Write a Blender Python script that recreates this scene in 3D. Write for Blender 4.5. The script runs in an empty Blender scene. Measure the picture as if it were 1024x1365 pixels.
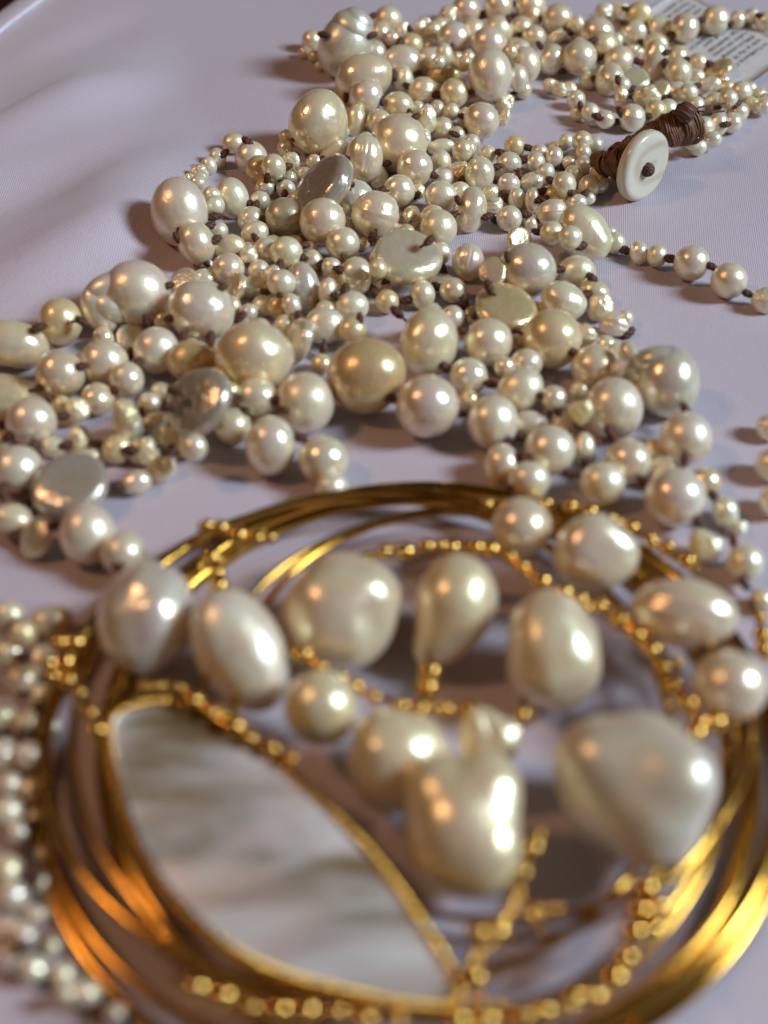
import bpy, bmesh, math, random
import numpy as np
from mathutils import Vector, Matrix

random.seed(7)
rng = np.random.default_rng(11)
SC = bpy.context.scene
COL = SC.collection

# ------------------------------------------------------------------ camera
# the layout is worked out in units of 0.55 mm; S turns them into metres
S = 0.00055
F = 1750.0                      # focal length in pixels of the 1024 x 1365 photograph
TH = math.radians(45.0)
HC = 170.0
CAM = np.array([0.0, -HC / math.tan(TH), HC])
FW = np.array([0, math.cos(TH), -math.sin(TH)])
UP = np.array([0, math.sin(TH), math.cos(TH)])
RT = np.array([1.0, 0, 0])
cd = bpy.data.cameras.new('camera')
cam = bpy.data.objects.new('camera', cd)
COL.objects.link(cam)
cam.location = Vector(CAM * S)
cam.rotation_euler = (math.pi / 2 - TH, 0, 0)
cd.sensor_fit = 'VERTICAL'
cd.sensor_height = 36.0
cd.sensor_width = 27.0
cd.lens = 36.0 * F / 1365.0
cd.clip_start = 0.005
cd.clip_end = 50
cd.dof.use_dof = True
cd.dof.focus_distance = 310 * S
cd.dof.aperture_fstop = 15.6
SC.camera = cam

# ------------------------------------------------------------------ world, lamps, exposure
w = bpy.data.worlds.new('World'); SC.world = w; w.use_nodes = True
bg = w.node_tree.nodes['Background']
bg.inputs[0].default_value = (0.36, 0.30, 0.27, 1)
bg.inputs[1].default_value = 0.10

def aim(o, target):
    o.rotation_euler = (Vector(target) - o.location).to_track_quat('-Z', 'Y').to_euler()

ld = bpy.data.lights.new('window_light', 'AREA')
ld.shape = 'RECTANGLE'; ld.size = 0.19; ld.size_y = 0.24
ld.energy = 9.6; ld.color = (0.69, 0.85, 1.0)
win = bpy.data.objects.new('window_light', ld); COL.objects.link(win)
win.location = Vector((0.753, -0.06, 0.56)).normalized() * 0.9
aim(win, (0, 0.02, 0))

ld = bpy.data.lights.new('ceiling_lamp', 'POINT')
ld.shadow_soft_size = 0.03; ld.energy = 1.6; ld.color = (1.0, 0.55, 0.28)
lamp = bpy.data.objects.new('ceiling_lamp', ld); COL.objects.link(lamp)
lamp.location = Vector((-0.60, 0.04, 0.80)).normalized() * 0.42

SC.view_settings.view_transform = 'Standard'
SC.view_settings.look = 'None'
SC.view_settings.exposure = 0.0
SC.view_settings.gamma = 1.0
SC.view_settings.use_curve_mapping = False

# ------------------------------------------------------------------ helpers
def ray(x, y):
    return FW + RT * (x - 512) / F - UP * (y - 682.5) / F

def at(x, y, z=0.0):
    d = ray(x, y)
    return CAM + d * ((z - CAM[2]) / d[2])

def link(o, parent=None):
    COL.objects.link(o)
    if parent is not None:
        o.parent = parent
    return o

def empty(name, loc, label, cat):
    o = bpy.data.objects.new(name, None)
    o.location = Vector(loc) * S
    o.empty_display_size = 0.01
    COL.objects.link(o)
    o['label'] = label; o['category'] = cat
    return o

def mesh(name, verts, faces, mat=None, smooth=True):
    m = bpy.data.meshes.new(name)
    m.from_pydata([tuple(v) for v in verts], [], faces)
    if smooth:
        m.polygons.foreach_set('use_smooth', [True] * len(m.polygons))
    if mat: m.materials.append(mat)
    m.update()
    return m

def put(name, m, parent):
    """mesh with vertices in world units (metres), child of an empty without rotation"""
    o = bpy.data.objects.new(name, m)
    link(o, parent)
    if parent is not None:
        o.matrix_parent_inverse = Matrix.Translation(-wloc(parent))
    return o

def wloc(o):
    v = o.location.copy()
    return v

class MB:
    def __init__(s): s.v = []; s.f = []
    def add(s, verts, faces):
        n = len(s.v); s.v.extend(verts); s.f.extend([tuple(i + n for i in f) for f in faces])
    def tube(s, pts, r, seg=8, closed=False, section=None, upv=None):
        pts = [np.array(p, float) for p in pts]; n = len(pts)
        rs = r if hasattr(r, '__len__') else [r] * n
        vs = []; prev = None
        for i, p in enumerate(pts):
            a = pts[(i - 1) % n] if (closed or i > 0) else p
            b = pts[(i + 1) % n] if (closed or i < n - 1) else p
            t = b - a; t /= (np.linalg.norm(t) + 1e-12)
            u = np.array([0, 0, 1.0]) if upv is None else np.array(upv, float)
            if upv is None and prev is not None: u = prev
            if upv is None and prev is None and abs(t[2]) > 0.9: u = np.array([1.0, 0, 0])
            u = u - t * (u @ t); u /= (np.linalg.norm(u) + 1e-12)
            prev = u; w_ = np.cross(t, u)
            if section is None:
                for k in range(seg):
                    a_ = 2 * math.pi * k / seg
                    vs.append(p + (w_ * math.cos(a_) + u * math.sin(a_)) * rs[i])
            else:
                for (sx, sy) in section:
                    vs.append(p + (w_ * sx + u * sy) * rs[i])
        m = seg if section is None else len(section)
        fs = []
        for i in range(n if closed else n - 1):
            j = (i + 1) % n
            for k in range(m):
                l = (k + 1) % m
                fs.append((i * m + k, i * m + l, j * m + l, j * m + k))
        if not closed:
            fs.append(tuple(range(m))[::-1]); fs.append(tuple((n - 1) * m + k for k in range(m)))
        s.add(vs, fs)
    def build(s, name, mat, parent=None, smooth=True):
        return put(name, mesh(name, [np.array(v) * S for v in s.v], s.f, mat, smooth), parent)

# ------------------------------------------------------------------ materials
def newmat(name):
    m = bpy.data.materials.new(name); m.use_nodes = True
    nt = m.node_tree
    return m, nt, nt.nodes['Principled BSDF']

def N(nt, t, **kw):
    n = nt.nodes.new(t)
    for k, v in kw.items(): setattr(n, k, v)
    return n

def L(nt, a, b): nt.links.new(a, b)

def ramp(nt, fac, stops):
    r = N(nt, 'ShaderNodeValToRGB')
    el = r.color_ramp.elements
    while len(el) < len(stops): el.new(0.5)
    for e, (p, c) in zip(el, stops):
        e.position = p; e.color = (*c, 1)
    L(nt, fac, r.inputs[0])
    return r

def mixc(nt, mode, fac, a, b):
    n = N(nt, 'ShaderNodeMix', data_type='RGBA', blend_type=mode)
    if isinstance(fac, (int, float)): n.inputs[0].default_value = fac
    else: L(nt, fac, n.inputs[0])
    for i, v in ((6, a), (7, b)):
        if isinstance(v, tuple): n.inputs[i].default_value = (*v, 1)
        else: L(nt, v, n.inputs[i])
    return n.outputs[2]

def pearl_material(name, rough=0.27, metallic=0.36, bump=0.12, blotch=0.55):
    m, nt, b = newmat(name)
    oi = N(nt, 'ShaderNodeObjectInfo')
    tc = N(nt, 'ShaderNodeTexCoord')
    off = N(nt, 'ShaderNodeVectorMath', operation='MULTIPLY_ADD')
    rnd = N(nt, 'ShaderNodeCombineXYZ')
    for i in range(3): L(nt, oi.outputs['Random'], rnd.inputs[i])
    L(nt, rnd.outputs[0], off.inputs[0]); off.inputs[1].default_value = (37, 91, 53)
    L(nt, tc.outputs['Object'], off.inputs[2])
    n1 = N(nt, 'ShaderNodeTexNoise'); n1.inputs['Scale'].default_value = 1.1; n1.inputs['Detail'].default_value = 3
    n1.inputs['Distortion'].default_value = 0.8
    L(nt, off.outputs[0], n1.inputs['Vector'])
    tint = ramp(nt, n1.outputs['Fac'], [(0.25, (0.84, 0.70, 0.46)), (0.45, (1, 0.93, 0.82)), (0.6, (1.0, 0.95, 0.93)), (0.78, (0.92, 0.91, 0.82))])
    base = mixc(nt, 'MULTIPLY', blotch, oi.outputs['Color'], tint.outputs[0])
    # nacre orient: rose and green overtone that moves with the angle of view
    lw = N(nt, 'ShaderNodeLayerWeight'); lw.inputs[0].default_value = 0.45
    ph = N(nt, 'ShaderNodeMath', operation='MULTIPLY_ADD'); L(nt, oi.outputs['Random'], ph.inputs[0]); ph.inputs[1].default_value = 0.34; L(nt, lw.outputs['Facing'], ph.inputs[2])
    ph2 = N(nt, 'ShaderNodeMath', operation='MULTIPLY_ADD'); L(nt, n1.outputs['Fac'], ph2.inputs[0]); ph2.inputs[1].default_value = 0.35; L(nt, ph.outputs[0], ph2.inputs[2])
    ov = ramp(nt, ph2.outputs[0], [(0.15, (0.92, 0.97, 1.0)), (0.32, (1.0, 0.88, 0.94)), (0.48, (1.0, 0.94, 0.84)), (0.62, (0.95, 0.985, 0.90)), (0.78, (1.0, 0.90, 0.90)), (1.0, (1, 0.97, 0.90))])
    base2 = mixc(nt, 'MULTIPLY', 0.8, base, ov.outputs[0])
    L(nt, base2, b.inputs['Base Color'])
    b.inputs['Metallic'].default_value = metallic
    b.inputs['Roughness'].default_value = rough
    b.inputs['Subsurface Weight'].default_value = 0.35
    b.inputs['Subsurface Radius'].default_value = (1.0, 0.8, 0.5)
    b.inputs['Subsurface Scale'].default_value = 0.0014
    b.inputs['IOR'].default_value = 1.9
    b.inputs['Coat Weight'].default_value = 0.22
    b.inputs['Coat Roughness'].default_value = 0.09
    b.inputs['Coat IOR'].default_value = 1.5
    b.inputs['Thin Film Thickness'].default_value = 330
    b.inputs['Thin Film IOR'].default_value = 1.45
    th = N(nt, 'ShaderNodeMapRange'); L(nt, n1.outputs['Fac'], th.inputs[0])
    th.inputs[1].default_value = 0.3; th.inputs[2].default_value = 0.7; th.inputs[3].default_value = 130; th.inputs[4].default_value = 230
    L(nt, th.outputs[0], b.inputs['Thin Film Thickness'])
    rr = N(nt, 'ShaderNodeMapRange'); L(nt, oi.outputs['Random'], rr.inputs[0])
    rr.inputs[3].default_value = rough * 0.75; rr.inputs[4].default_value = rough * 1.4
    L(nt, rr.outputs[0], b.inputs['Roughness'])
    n2 = N(nt, 'ShaderNodeTexNoise'); n2.inputs['Scale'].default_value = 4.0; n2.inputs['Detail'].default_value = 4
    L(nt, off.outputs[0], n2.inputs['Vector'])
    bp = N(nt, 'ShaderNodeBump'); bp.inputs['Strength'].default_value = bump; bp.inputs['Distance'].default_value = 0.0009
    L(nt, n2.outputs['Fac'], bp.inputs['Height']); L(nt, bp.outputs[0], b.inputs['Normal'])
    return m

M_PEARL = pearl_material('pearl_nacre')
M_KESHI = pearl_material('crinkled_nacre', rough=0.22, metallic=0.36, bump=0.22)
M_COIN = pearl_material('coin_nacre', rough=0.2, metallic=0.55, bump=0.22)

def thread_material():
    m, nt, b = newmat('brown_thread')
    tc = N(nt, 'ShaderNodeTexCoord')
    wv = N(nt, 'ShaderNodeTexWave'); wv.inputs['Scale'].default_value = 900; wv.inputs['Distortion'].default_value = 3
    wv.bands_direction = 'DIAGONAL'
    L(nt, tc.outputs['Object'], wv.inputs['Vector'])
    r = ramp(nt, wv.outputs['Fac'], [(0.0, (0.035, 0.010, 0.004)), (1.0, (0.15, 0.050, 0.018))])
    L(nt, r.outputs[0], b.inputs['Base Color']); b.inputs['Roughness'].default_value = 0.6
    return m
M_THREAD = thread_material()

def gold_material():
    m, nt, b = newmat('gold')
    tc = N(nt, 'ShaderNodeTexCoord')
    n = N(nt, 'ShaderNodeTexNoise'); n.inputs['Scale'].default_value = 300; n.inputs['Detail'].default_value = 3
    L(nt, tc.outputs['Object'], n.inputs['Vector'])
    r = ramp(nt, n.outputs['Fac'], [(0.3, (0.55, 0.29, 0.045)), (0.7, (0.68, 0.38, 0.07))])
    L(nt, r.outputs[0], b.inputs['Base Color'])
    b.inputs['Metallic'].default_value = 1.0; b.inputs['Roughness'].default_value = 0.16
    bp = N(nt, 'ShaderNodeBump'); bp.inputs['Strength'].default_value = 0.06; bp.inputs['Distance'].default_value = 0.0005
    L(nt, n.outputs['Fac'], bp.inputs['Height']); L(nt, bp.outputs[0], b.inputs['Normal'])
    return m
M_GOLD = gold_material()
M_GRAN = gold_material(); M_GRAN.name = 'gold_granules'
M_GRAN.node_tree.nodes['Principled BSDF'].inputs['Roughness'].default_value = 0.035
for nd in M_GRAN.node_tree.nodes:
    if nd.type == 'TEX_NOISE': nd.inputs['Scale'].default_value = 1.0
    if nd.type == 'BUMP': nd.inputs['Strength'].default_value = 0.02
    if nd.type == 'VALTORGB':
        nd.color_ramp.elements[0].color = (0.66, 0.36, 0.07, 1); nd.color_ramp.elements[1].color = (0.82, 0.52, 0.15, 1)

def shell_material():
    m, nt, b = newmat('mother_of_pearl')
    tc = N(nt, 'ShaderNodeTexCoord')
    mp = N(nt, 'ShaderNodeMapping'); mp.inputs['Scale'].default_value = (0.6, 1.9, 1); mp.inputs['Rotation'].default_value = (0, 0, 0.6)
    L(nt, tc.outputs['Object'], mp.inputs['Vector'])
    wv = N(nt, 'ShaderNodeTexWave'); wv.inputs['Scale'].default_value = 26; wv.inputs['Distortion'].default_value = 9
    wv.inputs['Detail'].default_value = 3; wv.inputs['Detail Scale'].default_value = 1.2
    L(nt, mp.outputs[0], wv.inputs['Vector'])
    n = N(nt, 'ShaderNodeTexNoise'); n.inputs['Scale'].default_value = 60; n.inputs['Detail'].default_value = 6; n.inputs['Distortion'].default_value = 0.7
    L(nt, mp.outputs[0], n.inputs['Vector'])
    c1 = ramp(nt, n.outputs['Fac'], [(0.38, (0.13, 0.09, 0.035)), (0.44, (0.30, 0.23, 0.14)), (0.49, (0.47, 0.43, 0.38)), (0.53, (0.62, 0.51, 0.45)), (0.58, (0.68, 0.65, 0.60)), (0.70, (0.58, 0.55, 0.52))])
    sp = N(nt, 'ShaderNodeSeparateXYZ'); L(nt, tc.outputs['Generated'], sp.inputs[0])
    ga = N(nt, 'ShaderNodeMath', operation='MULTIPLY_ADD'); L(nt, sp.outputs['Y'], ga.inputs[0]); ga.inputs[1].default_value = -0.20
    nc = N(nt, 'ShaderNodeMath', operation='MULTIPLY_ADD'); L(nt, n.outputs['Fac'], nc.inputs[0]); nc.inputs[1].default_value = 1.1; nc.inputs[2].default_value = -0.05; L(nt, nc.outputs[0], ga.inputs[2])
    gb = N(nt, 'ShaderNodeMath', operation='ADD'); L(nt, ga.outputs[0], gb.inputs[0]); gb.inputs[1].default_value = 0.12
    nt.links.remove(c1.inputs[0].links[0]); L(nt, gb.outputs[0], c1.inputs[0])
    c2 = ramp(nt, wv.outputs['Fac'], [(0.0, (0.80, 0.72, 0.68)), (0.5, (1, 1, 1)), (1.0, (0.92, 0.93, 0.98))])
    L(nt, mixc(nt, 'MULTIPLY', 0.8, c1.outputs[0], c2.outputs[0]), b.inputs['Base Color'])
    b.inputs['Roughness'].default_value = 0.3; b.inputs['Metallic'].default_value = 0.15
    b.inputs['Coat Weight'].default_value = 0.4; b.inputs['Coat Roughness'].default_value = 0.15
    bp = N(nt, 'ShaderNodeBump'); bp.inputs['Strength'].default_value = 0.2; bp.inputs['Distance'].default_value = 0.001
    L(nt, wv.outputs['Fac'], bp.inputs['Height']); L(nt, bp.outputs[0], b.inputs['Normal'])
    return m
M_SHELL = shell_material()

def cloth_material():
    m, nt, b = newmat('satin_cloth')
    tc = N(nt, 'ShaderNodeTexCoord')
    n = N(nt, 'ShaderNodeTexNoise'); n.inputs['Scale'].default_value = 22; n.inputs['Detail'].default_value = 4
    L(nt, tc.outputs['Object'], n.inputs['Vector'])
    r = ramp(nt, n.outputs['Fac'], [(0.3, (0.52, 0.445, 0.50)), (0.7, (0.57, 0.485, 0.54))])
    mp = N(nt, 'ShaderNodeMapping'); mp.inputs['Rotation'].default_value = (0, 0, 0.12)
    L(nt, tc.outputs['Object'], mp.inputs['Vector'])
    w1 = N(nt, 'ShaderNodeTexWave'); w1.bands_direction = 'X'; w1.inputs['Scale'].default_value = 1150; w1.inputs['Distortion'].default_value = 0.6
    w2 = N(nt, 'ShaderNodeTexWave'); w2.bands_direction = 'Y'; w2.inputs['Scale'].default_value = 900; w2.inputs['Distortion'].default_value = 0.6
    for w_ in (w1, w2): L(nt, mp.outputs[0], w_.inputs['Vector'])
    fine = N(nt, 'ShaderNodeTexNoise'); fine.inputs['Scale'].default_value = 2600; fine.inputs['Detail'].default_value = 1
    L(nt, tc.outputs['Object'], fine.inputs['Vector'])
    add = N(nt, 'ShaderNodeMath', operation='MULTIPLY_ADD'); L(nt, w2.outputs['Fac'], add.inputs[0]); add.inputs[1].default_value = 0.6
    L(nt, w1.outputs['Fac'], add.inputs[2])
    add2 = N(nt, 'ShaderNodeMath', operation='MULTIPLY_ADD'); L(nt, fine.outputs['Fac'], add2.inputs[0]); add2.inputs[1].default_value = 1.2
    L(nt, add.outputs[0], add2.inputs[2])
    weave = ramp(nt, add2.outputs[0], [(0.5, (0.86, 0.86, 0.87)), (1.0, (1.0, 1.0, 1.0))])
    L(nt, mixc(nt, 'MULTIPLY', 0.8, r.outputs[0], weave.outputs[0]), b.inputs['Base Color'])
    bp = N(nt, 'ShaderNodeBump'); bp.inputs['Strength'].default_value = 0.45; bp.inputs['Distance'].default_value = 0.00008
    L(nt, add2.outputs[0], bp.inputs['Height']); L(nt, bp.outputs[0], b.inputs['Normal'])
    b.inputs['Roughness'].default_value = 0.5
    b.inputs['Sheen Weight'].default_value = 0.25; b.inputs['Sheen Roughness'].default_value = 0.4
    return m
M_CLOTH = cloth_material()

def plain(name, col, rough=0.5, scale=200.0, var=0.15, **kw):
    m, nt, b = newmat(name)
    tc = N(nt, 'ShaderNodeTexCoord')
    n = N(nt, 'ShaderNodeTexNoise'); n.inputs['Scale'].default_value = scale; n.inputs['Detail'].default_value = 5
    L(nt, tc.outputs['Object'], n.inputs['Vector'])
    lo = tuple(c * (1 - var) for c in col); hi = tuple(min(1, c * (1 + var)) for c in col)
    r = ramp(nt, n.outputs['Fac'], [(0.3, lo), (0.7, hi)])
    L(nt, r.outputs[0], b.inputs['Base Color']); b.inputs['Roughness'].default_value = rough
    for k, v in kw.items(): b.inputs[k].default_value = v
    return m
M_PAPER = plain('tag_paper', (0.56, 0.52, 0.50), 0.8, 900, 0.10)
M_INK = plain('printed_ink', (0.03, 0.03, 0.035), 0.7, 900, 0.2)
M_DARK = plain('dark_table', (0.035, 0.008, 0.010), 0.4, 60, 0.5)
M_NAVY = plain('navy_cushion', (0.004, 0.005, 0.02), 0.7, 200, 0.4)
M_TRIM = plain('white_piping', (0.78, 0.72, 0.75), 0.45, 400, 0.05)

# ------------------------------------------------------------------ setting: cloth and what lies under it
E0 = at(0, 51)[:2]; E1 = at(58, 0)[:2]          # the hem crosses the far left corner
ed = (E1 - E0) / np.linalg.norm(E1 - E0)
en = np.array([-ed[1], ed[0]])                    # away from the cloth
if en @ (np.array([0, 0]) - E0) > 0: en = -en

def shade_fold_axis(x, y):
    # distance across folds added at far left to stand in for cast shadow
    a = at(0, 330)[:2]; b_ = at(330, 140)[:2]
    t = (b_ - a) / np.linalg.norm(b_ - a); n_ = np.array([-t[1], t[0]])
    return (x - a[0]) * n_[0] + (y - a[1]) * n_[1], (x - a[0]) * t[0] + (y - a[1]) * t[1]

def sm(a, b, x):
    t = np.clip((x - a) / (b - a), 0, 1); return t * t * (3 - 2 * t)

def cloth_z(x, y):
    n_, t_ = shade_fold_axis(x, y)
    k = sm(-44, -84, x + 0.28 * (y - 150)) * sm(45, 90, y)
    k = k * sm(2, -34, (x - E0[0]) * en[0] + (y - E0[1]) * en[1])
    z = 0.0
    for n0, sg, hh, bend in ((-14.0, 16.0, 9.0, 0.0), (34.0, 14.5, 7.5, 0.03), (80.0, 16.0, 4.0, 0.0)):  # added ridges, shaped so their slopes darken into shadow-like bands
        q = n_ - n0 - bend * t_ - 3.0 * np.sin(t_ * 0.035 + n0)
        z = z + hh * k * np.exp(-(q / sg) ** 2)
    z = z + 0.7 * k * np.sin(n_ * 0.31 + t_ * 0.05 + 1.0)
    z += 0.35 * np.sin(x * 0.05 + 1) * np.sin(y * 0.043) + 0.25 * np.sin(x * 0.11 + y * 0.07)
    return z

gx = np.linspace(-520, 520, 261); gy = np.linspace(-330, 620, 239)
X, Y = np.meshgrid(gx, gy)
# pull everything beyond the hem back onto the hem line
d = (X - E0[0]) * en[0] + (Y - E0[1]) * en[1]
over = np.clip(d, 0, None)
Xc = X - over * en[0]; Yc = Y - over * en[1]
Zc = cloth_z(Xc, Yc)
verts = np.stack([Xc, Yc, Zc], -1).reshape(-1, 3) * S
nx, ny = len(gx), len(gy)
dd = d.reshape(-1)
faces = []
for j in range(ny - 1):
    for i in range(nx - 1):
        q = (j * nx + i, j * nx + i + 1, (j + 1) * nx + i + 1, (j + 1) * nx + i)
        if min(dd[list(q)]) < 0: faces.append(q)
cloth = put('cloth', mesh('cloth', verts, faces, M_CLOTH), None)
cloth['kind'] = 'structure'; cloth['label'] = 'pale lilac satin cloth under the pearls'
# folded hem: a turned strip and a bright piping along it
hb = MB()
hp = [E0 + ed * t for t in np.linspace(-260, 420, 90)]
for off_, r_, nm, mt in ((3.2, 1.0, 'hem', M_CLOTH), (0.0, 1.0, 'piping', M_TRIM)):
    b_ = MB()
    pts = []
    for i, p in enumerate(hp):
        q = p + en * (off_ + 0.5 * math.sin(i * 0.6))
        pts.append((q[0], q[1], float(cloth_z(p[0], p[1])) + (0.2 if nm == 'hem' else 0.9)))
    if nm == 'hem':
        b_.tube(pts, 1.0, section=[(-3.4, -0.7), (3.4, -0.7), (3.7, 0.2), (3.2, 0.9), (-3.2, 0.9), (-3.7, 0.2)], upv=(0, 0, 1))
    else:
        b_.tube(pts, 0.55, seg=8)
    b_.build(nm, mt, cloth)
tb = MB()
tb.add([(-2500, -2000, -30), (2500, -2000, -30), (2500, 3000, -30), (-2500, 3000, -30)], [(0, 1, 2, 3)])
t_ = tb.build('tabletop', M_DARK, None, False); t_['kind'] = 'structure'; t_['label'] = 'dark reddish brown surface beyond the cloth hem'
# dark navy cushion, only its near edge shows past the hem
nb = MB()
c = at(-20, -22, -30)
nb_v, nb_f = [], []
for i in range(25):
    for j in range(33):
        a = math.pi * (i / 24 - 0.5); b_ = 2 * math.pi * j / 32
        pw = lambda v, e: math.copysign(abs(v) ** e, v)
        nb_v.append((c[0] - 52 + 70 * pw(math.cos(a), .6) * pw(math.cos(b_), .5), c[1] + 55 + 62 * pw(math.cos(a), .6) * pw(math.sin(b_), .5), -14 + 16 * pw(math.sin(a), .7)))
for i in range(24):
    for j in range(32):
        nb_f.append((i * 33 + j, i * 33 + j + 1, (i + 1) * 33 + j + 1, (i + 1) * 33 + j))
nb.add(nb_v, nb_f)
o = nb.build('cushion', M_NAVY, None)
o['label'] = 'dark navy cushion beyond the cloth hem, far left corner'; o['category'] = 'cushion'

# ------------------------------------------------------------------ pearl shapes (unit size, shared)
NU, NV = 44, 30
def sphere_dirs():
    v = []
    for j in range(1, NV):
        a = math.pi * j / NV
        for i in range(NU):
            b = 2 * math.pi * i / NU
            v.append((math.sin(a) * math.cos(b), math.sin(a) * math.sin(b), math.cos(a)))
    v.append((0, 0, 1)); v.append((0, 0, -1))
    f = []
    for j in range(NV - 2):
        for i in range(NU):
            k = (i + 1) % NU
            f.append((j * NU + i, (j + 1) * NU + i, (j + 1) * NU + k, j * NU + k))
    t = (NV - 1) * NU
    for i in range(NU):
        k = (i + 1) % NU
        f.append((t, i, k)); f.append((t + 1, (NV - 2) * NU + k, (NV - 2) * NU + i))
    return np.array(v), f
DIRS, SF = sphere_dirs()

def waves(dirs, n, lo, hi):
    out = np.zeros(len(dirs))
    for _ in range(n):
        k = rng.normal(size=3); k /= np.linalg.norm(k)
        fr = rng.uniform(lo, hi)
        out += np.sin(dirs @ k * fr + rng.uniform(0, 6.28)) / n ** 0.5
    return out

def shape(kind):
    D = DIRS
    if kind == 'round': r = 1 + 0.018 * waves(D, 4, 1.5, 3.5)
    elif kind == 'baroque': r = 1 + 0.07 * waves(D, 5, 1.8, 3.6) + 0.012 * waves(D, 6, 6, 11)
    elif kind == 'bumpy': r = 1 + 0.085 * waves(D, 5, 2.0, 4.2) + 0.022 * waves(D, 8, 6, 11)
    elif kind == 'keshi': r = 1 + 0.13 * waves(D, 5, 2.0, 4.5) + 0.045 * waves(D, 10, 8, 15)
    elif kind == 'ringed':
        r = 1 + 0.02 * waves(D, 4, 1.5, 3)
        for p, w_ in ((0.25, 0.06), (0.42, 0.05), (-0.1, 0.07)):
            r -= 0.035 * np.exp(-((D[:, 0] * 0.25 + D[:, 1] - p) / w_) ** 2)
    elif kind == 'flat':
        r = 1 + 0.03 * waves(D, 4, 1.5, 3.5)
        r -= 0.16 * np.clip(D @ np.array([0.1, -0.1, 0.98]) - 0.62, 0, 1)
    elif kind == 'drop':
        c_ = D[:, 0]
        r = 1 - 0.10 * (1 - np.abs(c_)) + 0.30 * np.clip(c_ - 0.72, 0, 1) / 0.28 + 0.012 * waves(D, 4, 1.5, 3)
        r = r / 1.12
    if kind == 'coin':
        e = 0.55
        V = np.sign(D) * np.abs(D)
        rad = np.hypot(D[:, 0], D[:, 1]); ang = np.arctan2(D[:, 1], D[:, 0])
        R = rad ** 0.5
        edge = 1 + 0.03 * np.sin(2 * ang + rng.uniform(0, 6)) + 0.02 * np.sin(3 * ang + rng.uniform(0, 6))
        zz = np.sign(D[:, 2]) * np.abs(D[:, 2]) ** 0.75
        V = np.stack([R * np.cos(ang) * edge, R * np.sin(ang) * edge, zz * (1 + 0.10 * waves(D, 5, 2, 5))], -1)
        return V
    return D * r[:, None]

def blob(spheres, rough=0.02, K=11):
    """star-shaped smooth union of spheres (unit scale), for baroque pearls with lobes"""
    out = np.zeros(len(DIRS))
    acc = np.zeros(len(DIRS))
    for (cx, cy, cz, r) in spheres:
        c_ = np.array([cx, cy, cz]); b = DIRS @ c_
        disc = b * b - (c_ @ c_ - r * r)
        t = np.where(disc > 0, b + np.sqrt(np.clip(disc, 0, None)), 0)
        t = np.clip(t, 0, None)
        acc += np.exp(K * t)
    out = np.log(acc) / K
    out = out + rough * waves(DIRS, 6, 2.5, 6)
    return DIRS * out[:, None]

PM = {}
def pm(kind, n, mat):
    PM[kind] = [mesh(kind + '_pearl', shape(kind), SF, mat) for _ in range(n)]
pm('round', 8, M_PEARL); pm('baroque', 8, M_PEARL); pm('keshi', 8, M_KESHI); pm('ringed', 3, M_PEARL)
pm('bumpy', 6, M_PEARL); pm('flat', 4, M_PEARL); pm('drop', 3, M_PEARL); pm('coin', 6, M_COIN)

TINT = {'c': (0.93, 0.81, 0.58), 'w': (0.96, 0.88, 0.69), 'g': (0.77, 0.59, 0.31), 'e': (0.56, 0.50, 0.33), 's': (0.80, 0.74, 0.63), 'p': (0.96, 0.84, 0.68), 'm': (0.90, 0.82, 0.60), 'y': (0.90, 0.75, 0.46)}

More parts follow.
